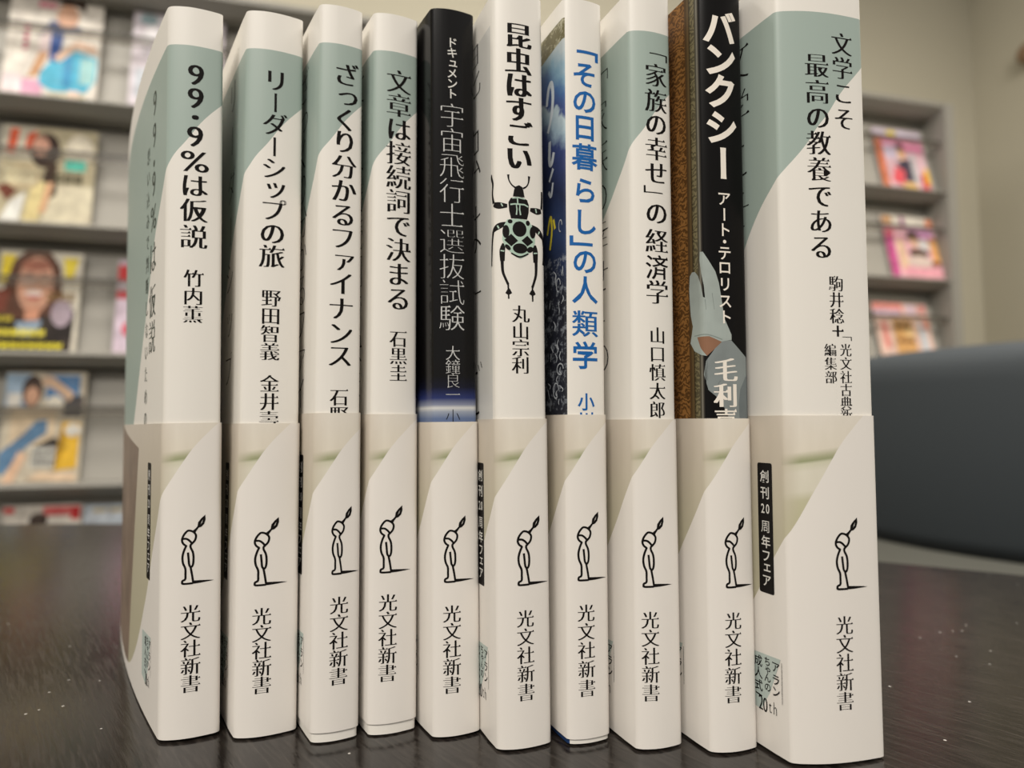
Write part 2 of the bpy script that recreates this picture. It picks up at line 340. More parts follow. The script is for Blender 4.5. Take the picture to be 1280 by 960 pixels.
# right end of the rack
sH = s_at(1107, 1)
magazine(sH, 1, s_at(1167, 1)-sH, 0.243, 12, (226, 190, 200), [
    ((206, 112, 70), [(0.0, 0.0), (0.14, 0.0), (0.14, 0.84), (0.0, 0.84)]), ((236, 150, 186), rect(0.14, 0.62, 1.0, 0.84)), ((212, 200, 222), rect(0.14, 0.5, 0.5, 0.72)),
    ((74, 68, 84), [(0.36, 0.44), (0.66, 0.52), (0.66, 0.12), (0.48, 0.12), (0.46, 0.36)]), ((226, 180, 130), ell(0.5, 0.58, 0.08, 0.10)), ((90, 50, 60), ell(0.5, 0.72, 0.08, 0.06)),
    ((232, 96, 106), [(0.2, 0.1), (0.44, 0.04), (0.5, 0.3), (0.3, 0.36)]), ((200, 204, 206), [(0.66, 0.1), (0.76, 0.1), (0.76, 0.62), (0.68, 0.62)]),
    ((214, 40, 60), rect(0.82, 0.0, 0.96, 0.26)), ((240, 190, 70), rect(0.9, 0.1, 1.0, 0.36)), ((230, 190, 110), ell(0.55, 0.05, 0.16, 0.05)),
    ((214, 204, 222), rect(0.0, 0.86, 1.0, 0.99)), ((228, 206, 80), ell(0.38, 0.93, 0.1, 0.05)), ((120, 100, 130), rect(0.0, 0.84, 1.0, 0.865))],
    'pink and orange magazine with a lilac header, topmost at the right end of the rack')
sI = s_at(1118, 2)
magazine(sI, 2, s_at(1181, 2)-sI, 0.243, 12, (240, 186, 200), [
    ((196, 70, 140), [(0.0, 0.0), (0.14, 0.0), (0.14, 0.72), (0.0, 0.72)]), ((226, 110, 130), rect(0.02, 0.66, 0.18, 0.8)), ((240, 206, 170), [(0.2, 0.1), (0.36, 0.1), (0.34, 0.6), (0.2, 0.6)]),
    ((222, 160, 210), rect(0.45, 0.66, 0.95, 0.82)), (HAIR, ell(0.55, 0.68, 0.12, 0.09)), ((232, 190, 160), ell(0.55, 0.58, 0.09, 0.09)), ((236, 232, 232), ell(0.74, 0.54, 0.12, 0.10)),
    ((96, 72, 60), ell(0.6, 0.40, 0.2, 0.08)), ((226, 206, 196), ell(0.6, 0.26, 0.26, 0.10)), ((236, 176, 110), rect(0.86, 0.26, 1.0, 0.66)), ((150, 90, 56), ell(0.9, 0.24, 0.09, 0.05)),
    ((240, 170, 184), rect(0.24, 0.0, 1.0, 0.17)), ((226, 220, 208), rect(0.0, 0.84, 1.0, 1.0)), ((206, 150, 90), ell(0.1, 0.93, 0.1, 0.06)), ((150, 80, 130), rect(0.36, 0.84, 0.44, 0.99)), ((232, 130, 80), ell(0.93, 0.92, 0.07, 0.06)),
    ((100, 60, 80), rect(0.0, 0.815, 1.0, 0.835))],
    'pink magazine with a magenta side stripe, second shelf at the right end of the rack')
sJ = s_at(1106, 3)
magazine(sJ, 3, s_at(1174, 3)-sJ, 0.243, 12, (236, 204, 190), [
    ((232, 140, 130), rect(0.1, 0.3, 0.2, 0.7)), ((222, 172, 110), rect(0.3, 0.0, 0.68, 0.76)), ((110, 84, 56), letters(0.34, 0.6, 0.66, 0.74, 3)), ((120, 76, 50), letters(0.36, 0.38, 0.66, 0.48, 3)),
    ((240, 206, 150), ell(0.6, 0.54, 0.09, 0.07)), ((206, 214, 222), rect(0.78, 0.2, 0.9, 0.7)), ((240, 170, 150), rect(0.86, 0.6, 1.0, 0.78)),
    ((238, 150, 140), rect(0.0, 0.86, 0.55, 1.0)), ((222, 196, 214), rect(0.0, 0.82, 0.5, 0.9)), ((226, 200, 214), rect(0.6, 0.84, 0.8, 0.98)), ((228, 150, 146), rect(0.84, 0.86, 0.98, 0.98)), ((170, 90, 90), rect(0.0, 0.79, 1.0, 0.81))],
    'peach magazine with a tan centre block, lowest visible at the right end of the rack')

# ------------------------------------------------------------------ tub armchair beyond the table
m_uph = mat('slate leatherette', rgb(60, 66, 70), 0.62, 0.35)
nb = NB(m_uph); tc = nb.n('ShaderNodeTexCoord'); ns = nb.noise(tc.outputs['Object'], 260, 3); nb.bump(ns.outputs[0], 0.15, 0.0006)
m_kick = mat('grey painted base', rgb(108, 108, 100), 0.6, 0.3)
CX, CY, CRr = 0.86, 0.98, 0.385
ch = thing('tub_armchair', 'dark slate upholstered tub armchair at right beyond the table', 'armchair', (CX, CY, FZ), R(35))
zb, zu = -0.088-FZ, 0.163-FZ
a0, a1 = R(128), R(407)      # opening turned away from the table
def shell(bm, ri, ro, z0, z1, rad, seg=90):
    prof = [(ri, z0+0.004)]
    prof += [(ri, z1-rad)]
    for k in range(1, 9):
        a = math.pi-math.pi*k/8; rm = (ro-ri)/2
        prof.append(((ri+ro)/2+rm*math.cos(a), z1-rad+rad*math.sin(a)))
    prof += [(ro+0.004, (z0+z1)/2), (ro, z0+0.02), (ro-0.008, z0)]
    rings = lathe(bm, prof, seg, a0-R(35), a1-R(35))
    for f in (rings[0], rings[-1][::-1]): bm.faces.new(f)
    for k in range(len(rings)-1): bm.faces.new((rings[k][-1], rings[k+1][-1], rings[k+1][0], rings[k][0]))
    bmesh.ops.recalc_face_normals(bm, faces=bm.faces[:])
bm = bmesh.new(); shell(bm, CRr-0.09, CRr, zb, zu, 0.045); obj('backrest', bm, m_uph, ch, True)
bm = bmesh.new()
rings = lathe(bm, [(0.0001, zb+0.02), (CRr-0.10, zb+0.02), (CRr-0.093, zb+0.04), (CRr-0.093, zb+0.10), (CRr-0.11, zb+0.125), (CRr-0.15, zb+0.132), (0.0001, zb+0.136)], 64)
bmesh.ops.recalc_face_normals(bm, faces=bm.faces[:]); obj('seat_cushion', bm, m_uph, ch, True)
bm = bmesh.new()
rings = lathe(bm, [(CRr-0.02, 0.0), (CRr-0.006, 0.004), (CRr-0.006, zb-0.001), (0.0001, zb-0.001)], 80)
bm.faces.new([r[0] for r in rings][::-1]); obj('base', bm, m_kick, ch, True)

# round knob on the right wall
m_knob = mat('brown lacquer', rgb(140, 112, 86), 0.35, 0.5)
kn = RO+ex*3.305
kd = Vector(((1316-640)/828.32, 1.0, 0))
# where the wall (plane through kn, normal ex) meets the sight line
lam = (kn.dot(ex))/(kd.dot(ex)); kp = kd*lam
bm = bmesh.new(); lathe(bm, [(0.0001, 0.055), (0.02, 0.054), (0.036, 0.047), (0.043, 0.036), (0.040, 0.025), (0.02, 0.014), (0.014, 0.0), (0.0001, 0.0)], 32)
bmesh.ops.recalc_face_normals(bm, faces=bm.faces[:])
o = obj('wall_knob', bm, m_knob, None, True); o.location = (kp.x, kp.y, CAM_H+kp.y*(528-58)/828.32); o.rotation_euler = (0, R(-90), RA)
o['label'] = 'rounded brown knob fixed high on the right wall'; o['category'] = 'wall knob'

# ================================================================== THE PAPERBACKS
# --- book cross-section: arc-length path (mm) through fore-edge, crease, spine, rear cover ---
def make_path(t, dl, W, bulge, bow):
    # t spine chord, dl spine angle relative to cover normal (rad), bow = outward sag of the front cover
    cd, sd = math.cos(dl), math.sin(dl)
    pts = []
    n = int(W/0.4)
    for k in range(n):
        s = 1-k/n
        pts.append((-bow*4*s*(1-s), W*s))
    i0 = len(pts)
    m = int(t/0.4)
    for k in range(m):
        s = k/m
        b = bulge*4*s*(1-s)*(1.25-0.5*s)
        pts.append((t*s*cd+b*sd, t*s*sd-b*cd))
    i1 = len(pts)
    for k in range(n+1):
        s = k/n
        pts.append((t*cd, t*sd+(W-2)*s))
    for it in range(7):                                   # round both corners
        q = pts[:]
        for k in list(range(i0-9, i0+10))+list(range(i1-5, i1+6)):
            q[k] = ((pts[k-1][0]+2*pts[k][0]+pts[k+1][0])/4, (pts[k-1][1]+2*pts[k][1]+pts[k+1][1])/4)
        pts = q
    us = [0.0]
    for a, b in zip(pts, pts[1:]):
        us.append(us[-1]+math.hypot(b[0]-a[0], b[1]-a[1]))
    u0 = us[i0]
    us = [u-u0 for u in us]
    nr = []
    for k in range(len(pts)):
        a = pts[max(0, k-1)]; b = pts[min(len(pts)-1, k+1)]
        dx, dy = b[0]-a[0], b[1]-a[1]; L = math.hypot(dx, dy)
        nr.append((dy/L, -dx/L))
    return us, pts, nr, us[i1]

def surf(path, u, off=0.0):
    us, pts, nr, _ = path
    k = min(max(bisect.bisect_right(us, u)-1, 0), len(us)-2)
    f = (u-us[k])/(us[k+1]-us[k])
    x = pts[k][0]+(pts[k+1][0]-pts[k][0])*f; y = pts[k][1]+(pts[k+1][1]-pts[k][1])*f
    nx = nr[k][0]+(nr[k+1][0]-nr[k][0])*f; ny = nr[k][1]+(nr[k+1][1]-nr[k][1])*f
    return x+nx*off, y+ny*off

BOOK_POSE = [[-80.73, 155.27, 34.5, 17.47, 12.41, -0.62], [-64.19, 156.35, 32.55, 18.93, 13.39, -0.01], [-45.95, 153.97, 31.1, 19.58, 10.4, 0.08], [-33.78, 157.46, 29.65, 19.33, 11.14, 0.11], [-18.59, 156.2, 28.2, 17.04, 11.0, -0.24], [-3.7, 150.3, 21.5, 14.87, 12.28, -0.13], [11.94, 152.51, 22.3, 15.76, 10.08, 0.25], [26.86, 150.08, 21.8, 13.3, 10.83, 0.27], [42.64, 148.51, 21.2, 12.03, 11.21, 0.34], [58.0, 143.32, 20.4, 7.9, 21.41, 0.47]]
H_BOOK = 173.0
TEXTS = [
    (0, '99・9%は仮説', 6.44, 6.26, [156.29, 150.53, 145.78, 141.05, 134.96, 129.09, 123.06, 116.66], 5.95, 'M', 'black', 'title'),
    (0, '竹内薫', 6.34, 6.24, [106.65, 102.33, 98.02], 4.31, 'M', 'black', 'author'),
    (1, 'リーダーシップの旅', 7.02, 6.68, [156.01, 150.38, 144.97, 139.38, 134.02, 128.87, 123.75, 118.05, 112.39], 5.83, 'M', 'black', 'title'),
    (1, '野田智義', 6.64, 6.46, [102.28, 97.98, 93.68, 89.38], 4.35, 'M', 'black', 'author'),
    (1, '金井壽', 6.56, 6.5, [81.73, 77.46, 73.19], 4.28, 'M', 'black', 'author'),
    (2, 'ざっくり分かるファイナンス', 6.34, 5.49, [156.18, 150.61, 145.06, 139.54, 133.46, 127.59, 121.76, 116.15, 110.56, 105.19, 99.27, 93.38, 88.09], 5.95, 'M', 'black', 'title'),
    (2, '石野', 5.4, 5.44, [78.31, 74.2], 4.21, 'M', 'black', 'author'),
    (3, '文章は接続詞で決まる', 6.21, 6.3, [156.07, 150.08, 144.09, 138.1, 132.11, 126.12, 120.13, 114.14, 108.16, 102.17], 6.07, 'M', 'black', 'title'),
    (3, '石黒圭', 6.36, 6.4, [92.45, 88.29, 84.14], 4.26, 'M', 'black', 'author'),
    (4, 'ドキュメント', 5.12, 5.05, [164.64, 162.08, 159.51, 156.94, 154.37, 151.81], 2.81, 'G', 'white', 'subtitle'),
    (4, '宇宙飛行士選抜試験', 5.02, 4.75, [146.43, 140.25, 134.08, 127.9, 121.73, 115.55, 109.38, 103.2, 97.02], 6.35, 'T', 'grey', 'title'),
    (4, '大鐘良一', 4.89, 4.84, [88.62, 85.32, 82.03, 78.74], 3.62, 'T', 'grey', 'author'),
    (4, '小', 4.81, 4.81, [73.64], 3.58, 'T', 'black', 'author'),
    (5, '昆虫はすごい', 6.0, 5.92, [162.83, 156.63, 150.85, 145.09, 139.16, 133.45], 6.39, 'B', 'black', 'title'),
    (5, '丸山宗利', 5.95, 5.83, [96.93, 93.01, 89.08, 85.16], 4.15, 'M', 'black', 'author'),
    (6, '「その日暮らし」の人類学', 5.18, 4.7, [159.38, 154.66, 148.2, 141.77, 134.6, 126.5, 119.03, 114.46, 109.71, 102.9, 95.0, 87.53], 6.68, 'R', 'blue', 'title'),
    (6, '小川', 4.8, 4.76, [76.77, 72.53], 4.24, 'R', 'blue', 'author'),
    (7, '「家族の幸せ」の経済学', 6.71, 6.2, [157.59, 153.13, 146.96, 141.39, 135.46, 129.75, 125.77, 120.29, 113.71, 107.55, 101.78], 5.8, 'M', 'black', 'title'),
    (7, '山口慎太郎', 6.02, 5.74, [91.79, 87.54, 83.29, 79.04, 74.79], 4.04, 'M', 'black', 'author'),
    (8, 'バンクシー', 5.11, 5.24, [163.34, 155.69, 148.08, 139.57, 131.11], 8.43, 'H', 'cream', 'title'),
    (8, 'アート・テロリスト', 5.27, 5.09, [122.89, 119.17, 115.65, 112.87, 110.29, 106.97, 103.12, 99.27, 95.62], 3.53, 'G', 'cream', 'subtitle'),
    (8, '毛利嘉', 5.02, 4.77, [83.65, 77.9, 72.15], 5.58, 'B', 'cream', 'author'),
    (9, '文学こそ', 15.54, 15.61, [156.7, 151.13, 145.39, 139.5], 5.39, 'M', 'black', 'title'),
    (9, '最高の教養である', 9.1, 9.11, [151.15, 145.1, 139.26, 133.44, 127.47, 121.53, 115.8, 110.09], 5.69, 'M', 'black', 'title'),
    (9, '駒井稔+', 12.36, 12.43, [102.05, 98.46, 94.87, 91.27], 3.54, 'M', 'black', 'author'),
    (9, '「光文社古典新', 14.42, 14.07, [89.93, 87.46, 84.47, 81.49, 78.69, 75.9, 73.29], 2.9, 'M', 'black', 'author'),
    (9, '編集部', 10.56, 10.57, [87.37, 84.4, 81.43], 2.88, 'M', 'black', 'author'),
    (0, '光文社新書', 6.38, 6.51, [28.44, 24.47, 20.5, 16.52, 12.55], 4.08, 'P', 'black', 'publisher'),
    (1, '光文社新書', 5.57, 5.79, [27.59, 23.68, 19.78, 15.88, 11.98], 4.1, 'P', 'black', 'publisher'),
    (2, '光文社新書', 5.8, 5.78, [30.55, 26.56, 22.57, 18.58, 14.59], 4.06, 'P', 'black', 'publisher'),
    (3, '光文社新書', 4.21, 4.13, [30.26, 26.25, 22.23, 18.22, 14.2], 4.14, 'P', 'black', 'publisher'),
    (4, '光文社新書', 4.3, 4.22, [27.98, 23.96, 19.95, 15.93, 11.91], 4.09, 'P', 'black', 'publisher'),
    (5, '光文社新書', 6.26, 6.28, [28.44, 24.43, 20.43, 16.43, 12.43], 3.94, 'P', 'black', 'publisher'),
    (6, '光文社新書', 4.19, 4.23, [29.05, 24.91, 20.76, 16.62, 12.48], 3.99, 'P', 'black', 'publisher'),
    (7, '光文社新書', 3.17, 3.12, [28.19, 24.26, 20.33, 16.4, 12.47], 3.92, 'P', 'black', 'publisher'),
    (8, '光文社新書', 5.33, 4.98, [28.31, 24.38, 20.45, 16.52, 12.59], 3.88, 'P', 'black', 'publisher'),
    (9, '光文社新書', 11.93, 11.63, [28.67, 24.75, 20.83, 16.91, 12.98], 4.0, 'P', 'black', 'publisher'),
]
EMBLEM_AT = [(4.45, 11.2, 35.16, 50.69), (3.83, 11.04, 34.64, 50.09), (4.1, 10.13, 37.56, 52.83), (2.33, 9.42, 37.17, 52.55), (2.58, 9.58, 35.18, 50.22), (4.6, 11.93, 35.76, 50.93), (2.33, 9.33, 36.24, 51.46), (1.64, 8.5, 35.35, 50.66), (3.79, 10.45, 35.47, 50.6), (10.31, 17.85, 36.1, 51.06)]

GREEN = rgb(156, 171, 163)
PAPER = rgb(228, 224, 216)
def paper_noise(nb, c, amt=0.03):
    a, u, v = nb.uv(); ns = nb.noise(a, 9.0, 4)
    return nb.mix(nb.math('MULTIPLY', ns.outputs[0], amt*2), c, rgb(200, 192, 178))
GB = [(-60, 62), (-45, 76), (-32, 92), (-22, 105.5), (-13.8, 118.5), (-6, 126.8), (0, 133.8), (1.8, 136.6), (4.5, 140), (7.9, 145), (12.8, 150.6), (20, 158.6)]
OB = [(-60, 3), (-40, 8), (-18, 28), (-7.5, 43.9), (-3.2, 50.5), (0, 56), (2.8, 60.5), (4.6, 63.4), (6.5, 66.3), (10, 70.3), (13, 73.2), (20, 79)]
def below_curve(nb, u, v, pts, shift):
    x = nb.math('DIVIDE', nb.math('SUBTRACT', u, shift-60.0), 80.0)
    c = nb.curve(x, [((a+60)/80.0, b/200.0) for a, b in pts])
    return nb.math('LESS_THAN', v, nb.math('MULTIPLY', c, 200.0))
def green_cover(name, shift):
    m = mat(name, PAPER, 0.42, 0.4); nb = NB(m); a, u, v = nb.uv()
    under = below_curve(nb, u, v, GB, shift); top = nb.math('GREATER_THAN', v, 163.5)
    msk = nb.math('MAXIMUM', under, top)
    nb.l(nb.mix(msk, GREEN, paper_noise(nb, PAPER)), nb.p.inputs['Base Color'])
    return m
def band_paper(name, shift, dark_photo):
    m = mat(name, PAPER, 0.38, 0.4); nb = NB(m); a, u, v = nb.uv()
    under = below_curve(nb, u, v, OB, shift)
    us = nb.math('SUBTRACT', u, shift)
    tv = nb.math('DIVIDE', nb.math('MULTIPLY_ADD', us, -0.13, v), 80.0)
    ph = nb.ramp(tv, [(0.0, rgb(184, 180, 144)), (0.62, rgb(182, 178, 144)), (0.69, rgb(190, 186, 156)), (0.715, rgb(216, 211, 193)), (0.765, rgb(218, 213, 196)), (0.785, rgb(204, 202, 178)),
                      (0.793, rgb(146, 152, 114)), (0.802, rgb(170, 170, 138)), (0.82, rgb(222, 214, 198)), (0.9, rgb(224, 217, 205)), (1.0, rgb(226, 220, 210))])
    pl = nb.ramp(tv, [(0.0, rgb(184, 178, 150)), (0.6, rgb(186, 180, 156)), (0.8, rgb(196, 186, 170)), (1.0, rgb(212, 202, 190))])
    fd = nb.math('DIVIDE', nb.math('SUBTRACT', u, -1.0), 4.0, clamp=True)
    ph = nb.mix(fd, pl, ph)
    # soft vertical shadows of the cloth in the printed photo
    ns = nb.noise(None, 3.0, 3); mp = nb.n('ShaderNodeMapping'); mp.inputs['Scale'].default_value = (14, 4, 1); nb.l(a, mp.inputs[0]); nb.l(mp.outputs[0], ns.inputs['Vector'])
    ph = nb.mix(nb.math('MULTIPLY', ns.outputs[0], 0.22), ph, rgb(176, 168, 146))
    if dark_photo:
        # brown figure printed on the front of the band
        bnd = nb.math('MULTIPLY_ADD', v, 0.30, -52.0)
        far = nb.math('LESS_THAN', u, nb.math('MINIMUM', bnd, nb.math('MULTIPLY_ADD', v, -9.0, 560.0)))
        n2 = nb.noise(a, 7.0, 4)
        ph = nb.mix(far, ph, nb.mix(n2.outputs[0], rgb(70, 58, 52), rgb(168, 146, 128)))
    nb.l(nb.mix(under, ph, paper_noise(nb, rgb(226, 221, 214))), nb.p.inputs['Base Color'])
    return m
def cover_material(i, t):
    if i in (0, 1, 2, 3, 7, 9):
        return green_cover('white and sage jacket', (t-12.4)*0.75)
    if i == 4:
        m = mat('gloss black jacket with dawn band', (0.004, 0.004, 0.005, 1), 0.2, 0.25); nb = NB(m); a, u, v = nb.uv()
        f = nb.math('DIVIDE', nb.math('SUBTRACT', v, 68.0), 16.0)
        c = nb.ramp(f, [(0.0, rgb(70, 88, 124)), (0.32, rgb(96, 112, 146)), (0.42, rgb(150, 158, 172)), (0.475, rgb(206, 206, 204)), (0.52, rgb(130, 136, 156)), (0.62, rgb(40, 50, 100)), (0.78, rgb(14, 16, 34)), (0.95, rgb(10, 9, 10))])
        nb.l(c, nb.p.inputs['Base Color']); return m
    if i == 5:
        m = mat('white jacket with grey front', PAPER, 0.36, 0.4); nb = NB(m); a, u, v = nb.uv()
        k = nb.math('MULTIPLY', nb.math('LESS_THAN', u, -1.6), nb.math('LESS_THAN', v, 166.0))
        nb.l(nb.mix(k, paper_noise(nb, PAPER), rgb(204, 203, 198)), nb.p.inputs['Base Color']); return m
    if i == 6:
        m = mat('white jacket with painted blue front', PAPER, 0.36, 0.4); nb = NB(m); a, u, v = nb.uv()
        n1 = nb.noise(a, 16.0, 5, 0.6); n2 = nb.noise(a, 45.0, 5, 0.75)
        vv = nb.math('ADD', v, nb.math('MULTIPLY_ADD', n1.outputs[0], 10.0, -5.0))
        vv = nb.math('MULTIPLY_ADD', u, 0.7, vv)
        f = nb.math('DIVIDE', nb.math('SUBTRACT', vv, 70.0), 100.0)
        c = nb.ramp(f, [(0.0, rgb(34, 36, 44)), (0.30, rgb(30, 32, 42)), (0.45, rgb(40, 56, 92)), (0.55, rgb(34, 42, 70)), (0.66, rgb(52, 64, 112)), (0.70, rgb(150, 172, 186)), (0.735, rgb(176, 192, 198)), (0.75, rgb(60, 76, 128)),
                        (0.80, rgb(70, 104, 152)), (0.85, rgb(126, 160, 180)), (0.90, rgb(178, 190, 194)), (0.95, rgb(188, 194, 194))])
        sc = nb.ramp(n2.outputs[0], [(0.52, (0, 0, 0, 1)), (0.6, (1, 1, 1, 1))])
        low = nb.math('LESS_THAN', v, 112.0)
        c = nb.mix(nb.math('MULTIPLY', nb.math('MULTIPLY', sc, low), 0.55), c, rgb(150, 156, 164))
        top = nb.math('GREATER_THAN', nb.math('MULTIPLY_ADD', u, -0.1, v), 163.5)
        c = nb.mix(top, c, nb.mix(sc, rgb(104, 98, 66), rgb(168, 164, 138)))
        ttop = nb.math('GREATER_THAN', v, 168.5)
        c = nb.mix(ttop, c, PAPER)
        blue_foot = nb.math('LESS_THAN', v, 3.0); c = nb.mix(blue_foot, c, rgb(30, 56, 100))
        k = nb.math('LESS_THAN', u, 0.3)
        nb.l(nb.mix(k, paper_noise(nb, PAPER), c), nb.p.inputs['Base Color']); return m
    m = mat('black jacket with gilt frame front', (0.01, 0.01, 0.01, 1), 0.3, 0.12); nb = NB(m); a, u, v = nb.uv()
    f = nb.math('DIVIDE', nb.math('ADD', u, 10.0), 12.0)
    bands = nb.ramp(f, [(0.0, rgb(112, 78, 44)), (0.20, rgb(134, 96, 54)), (0.40, rgb(122, 88, 50)), (0.45, rgb(70, 52, 34)), (0.53, rgb(98, 80, 52)), (0.57, rgb(58, 48, 34)), (0.60, rgb(100, 94, 70)), (0.70, rgb(112, 106, 82)),
                        (0.74, rgb(60, 56, 46)), (0.79, rgb(128, 124, 112)), (0.81, rgb(74, 70, 64)), (0.84, rgb(18, 17, 17)), (1.0, rgb(12, 11, 11))])
    n1 = nb.noise(a, 26.0, 3, 0.6); wv = nb.n('ShaderNodeTexWave', wave_type='RINGS'); wv.inputs['Scale'].default_value = 22.0; wv.inputs['Distortion'].default_value = 14.0; wv.inputs['Detail'].default_value = 3.0; wv.inputs['Detail Scale'].default_value = 2.2
    nb.l(a, wv.inputs['Vector'])
    carve = nb.ramp(wv.outputs['Fac'], [(0.2, (0.45, 0.42, 0.40, 1)), (0.8, (1.25, 1.2, 1.1, 1))])
    inner = nb.math('LESS_THAN', u, -0.4)
    smooth = nb.math('MULTIPLY', inner, nb.math('LESS_THAN', u, -4.9))
    bead = nb.math('MULTIPLY', nb.math('GREATER_THAN', u, -3.2), nb.math('LESS_THAN', u, -1.4))
    cv = nb.mix(nb.math('MAXIMUM', smooth, nb.math('MULTIPLY', bead, 0.8)), (1, 1, 1, 1), carve)
    nb.l(nb.mix(1.0, bands, cv, 'MULTIPLY'), nb.p.inputs['Base Color'])
    return m

# --- glyphs: one flat mesh per character and weight, from Blender's own font
_gl = {}
def glyph(c, off):
    key = (c, off)
    if key in _gl: return _gl[key]
    cu = bpy.data.curves.new('g', 'FONT'); cu.body = c; cu.resolution_u = 3; cu.offset = off
    o = bpy.data.objects.new('g', cu); COL.objects.link(o)
    dg = bpy.context.evaluated_depsgraph_get(); dg.update()
    me = bpy.data.meshes.new_from_object(o.evaluated_get(dg))
    bm = bmesh.new(); bm.from_mesh(me); bmesh.ops.remove_doubles(bm, verts=bm.verts[:], dist=1e-4)
    vs = [(v.co.x, v.co.y) for v in bm.verts]; bm.verts.index_update()
    fs = [[v.index for v in f.verts] for f in bm.faces]
    bd = []
    for e in bm.edges:
        if len(e.link_faces) == 1:
            p, q = e.verts[0].co, e.verts[1].co; cf = e.link_faces[0].calc_center_median()
            hor = True
            for v_, o_ in ((e.verts[0], e.verts[1]), (e.verts[1], e.verts[0])):
                nb_ = [e2.other_vert(v_).co for e2 in v_.link_edges if e2 is not e and len(e2.link_faces) == 1]
                if len(nb_) != 1 or nb_[0].x > v_.co.x-0.05 or abs(nb_[0].y-v_.co.y) > 0.1*abs(nb_[0].x-v_.co.x): hor = False
            if hor: bd.append((p.x, p.y, q.x, q.y, cf.x, cf.y))
    bm.free(); bpy.data.objects.remove(o); bpy.data.curves.remove(cu); bpy.data.meshes.remove(me)
    _gl[key] = (vs, fs, bd); return _gl[key]
HIRA = 'はっくりるのかざさずすそこらしでまごいせちゃんきとみむい'
STY = {'M': (-0.013, 0.075, 0.075), 'P': (-0.012, 0.062, 0.07), 'T': (-0.024, 0.018, 0.045), 'B': (-0.006, 0.105, 0.085), 'G': (0.012, 0, 0), 'R': (0.019, 0, 0), 'H': (0.036, 0, 0)}
def put_glyph(bm, c, cu_, cv_, em, sty, z, sx=1.0, mi=0):
    off, dil, uro = STY[sty]
    if sty in 'MPB' and c not in HIRA and c not in '0123456789%': off -= 0.005
    if c in '済周嘉': off, dil = 0.0, min(dil, 0.03)
    if c == '類': off, dil = 0.0, 0.035
    if c in '験大鐘' and sty == 'T': off = -0.017
    vs, fs, bd = glyph(c, off)
    digit = c in '0123456789%'
    if digit:
        xs = [v[0] for v in vs]; mx_ = (min(xs)+max(xs))/2; wx = 1.0
        wx = 1.05 if c != '%' else 1.3
        k = (1.18 if sty in 'MB' else 1.0)
    rot = c in 'ー「」〜'
    bx0, bx1 = min(v[0] for v in vs), max(v[0] for v in vs); by0, by1 = min(v[1] for v in vs), max(v[1] for v in vs)
    def tf(x, y, dx=0.0):
        if digit: X, Y = (x-mx_)*wx*k, (y-0.345)*k
        else: X, Y = x-0.5, y-0.38
        if c == '+': X, Y = x-0.5 if len(vs) < 0 else (x-0.28)*1.5, (y-0.3)*1.5
        if rot:
            if c in '「」': X, Y = x-(bx0+bx1)/2, y-(by0+by1)/2
            X, Y = Y, -X
            if c == '「': X = X*1.25+0.12
            if c == '」': X = X*1.25-0.14
        if c in 'っッァャュェゃょ': X += 0.08; Y += 0.08
        return ((X+dx)*em*sx+cu_, Y*em+cv_)
    em *= 1.05 if sty in 'MBTP' else 1.0
    n = 5 if dil > 0.06 else 4 if dil > 0.03 else (3 if dil > 0 else 1)
    for j in range(n):
        dx = 0.0 if n == 1 else dil*(j/(n-1)-0.5)
        if rot and n > 1:                 # long strokes stay even
            dx *= 0.5
        V = [bm.verts.new((*tf(x, y, dx), z+0.0015*j)) for x, y in vs]
        for f in fs:
            try: fc = bm.faces.new([V[i] for i in f]); fc.material_index = mi
            except ValueError: pass
    if uro and not digit and not rot and c not in HIRA:
        # triangular stroke ends of a Ming face, on the right tips of horizontal strokes
        for x0, y0, x1, y1, fx, fy in bd:
            L = math.hypot(x1-x0, y1-y0)
            if L < 0.10 and abs(x1-x0) < 0.25*L and fx < min(x0, x1)-1e-4 and L > 0.02:
                yt = max(y0, y1); xr = max(x0, x1)+dil/2
                tri = [(xr-0.105, yt-0.004), (xr+0.004, yt-L), (xr+0.004, yt-0.004), (xr-0.035, yt+uro*0.85)]
                V = [bm.verts.new((*tf(*p), z+0.006)) for p in tri]
                fc = bm.faces.new(V); fc.material_index = mi

def smooth_line(pts, n=5):
    out = []
    P_ = [pts[0]]+list(pts)+[pts[-1]]
    for k in range(1, len(P_)-2):
        a, b, c, d = P_[k-1], P_[k], P_[k+1], P_[k+2]
        for j in range(n):
            t = j/n
            out.append(tuple(0.5*((2*b[m])+(-a[m]+c[m])*t+(2*a[m]-5*b[m]+4*c[m]-d[m])*t*t+(-a[m]+3*b[m]-3*c[m]+d[m])*t**3) for m in range(len(b))))
    out.append(tuple(pts[-1])); return out
def ribbon(bm, pts, z, mi=0, tf=lambda x, y: (x, y), sm=True):
    # pts: (x, y, width); a drawn pen stroke
    L = smooth_line(pts) if sm and len(pts) > 2 else list(pts)
    A, B = [], []
    for k, (x, y, w) in enumerate(L):
        a = L[max(0, k-1)]; b = L[min(len(L)-1, k+1)]
        dx, dy = b[0]-a[0], b[1]-a[1]; l = math.hypot(dx, dy) or 1
        nx, ny = -dy/l*w/2, dx/l*w/2
        A.append(bm.verts.new((*tf(x+nx, y+ny), z))); B.append(bm.verts.new((*tf(x-nx, y-ny), z)))
    for k in range(len(L)-1):
        try: f = bm.faces.new((A[k], B[k], B[k+1], A[k+1])); f.material_index = mi
        except ValueError: pass
def poly(bm, pts, z, mi=0, tf=lambda x, y: (x, y)):
    vs = [bm.verts.new((*tf(x, y), z)) for x, y in pts]
    f = bm.faces.new(vs); f.material_index = mi
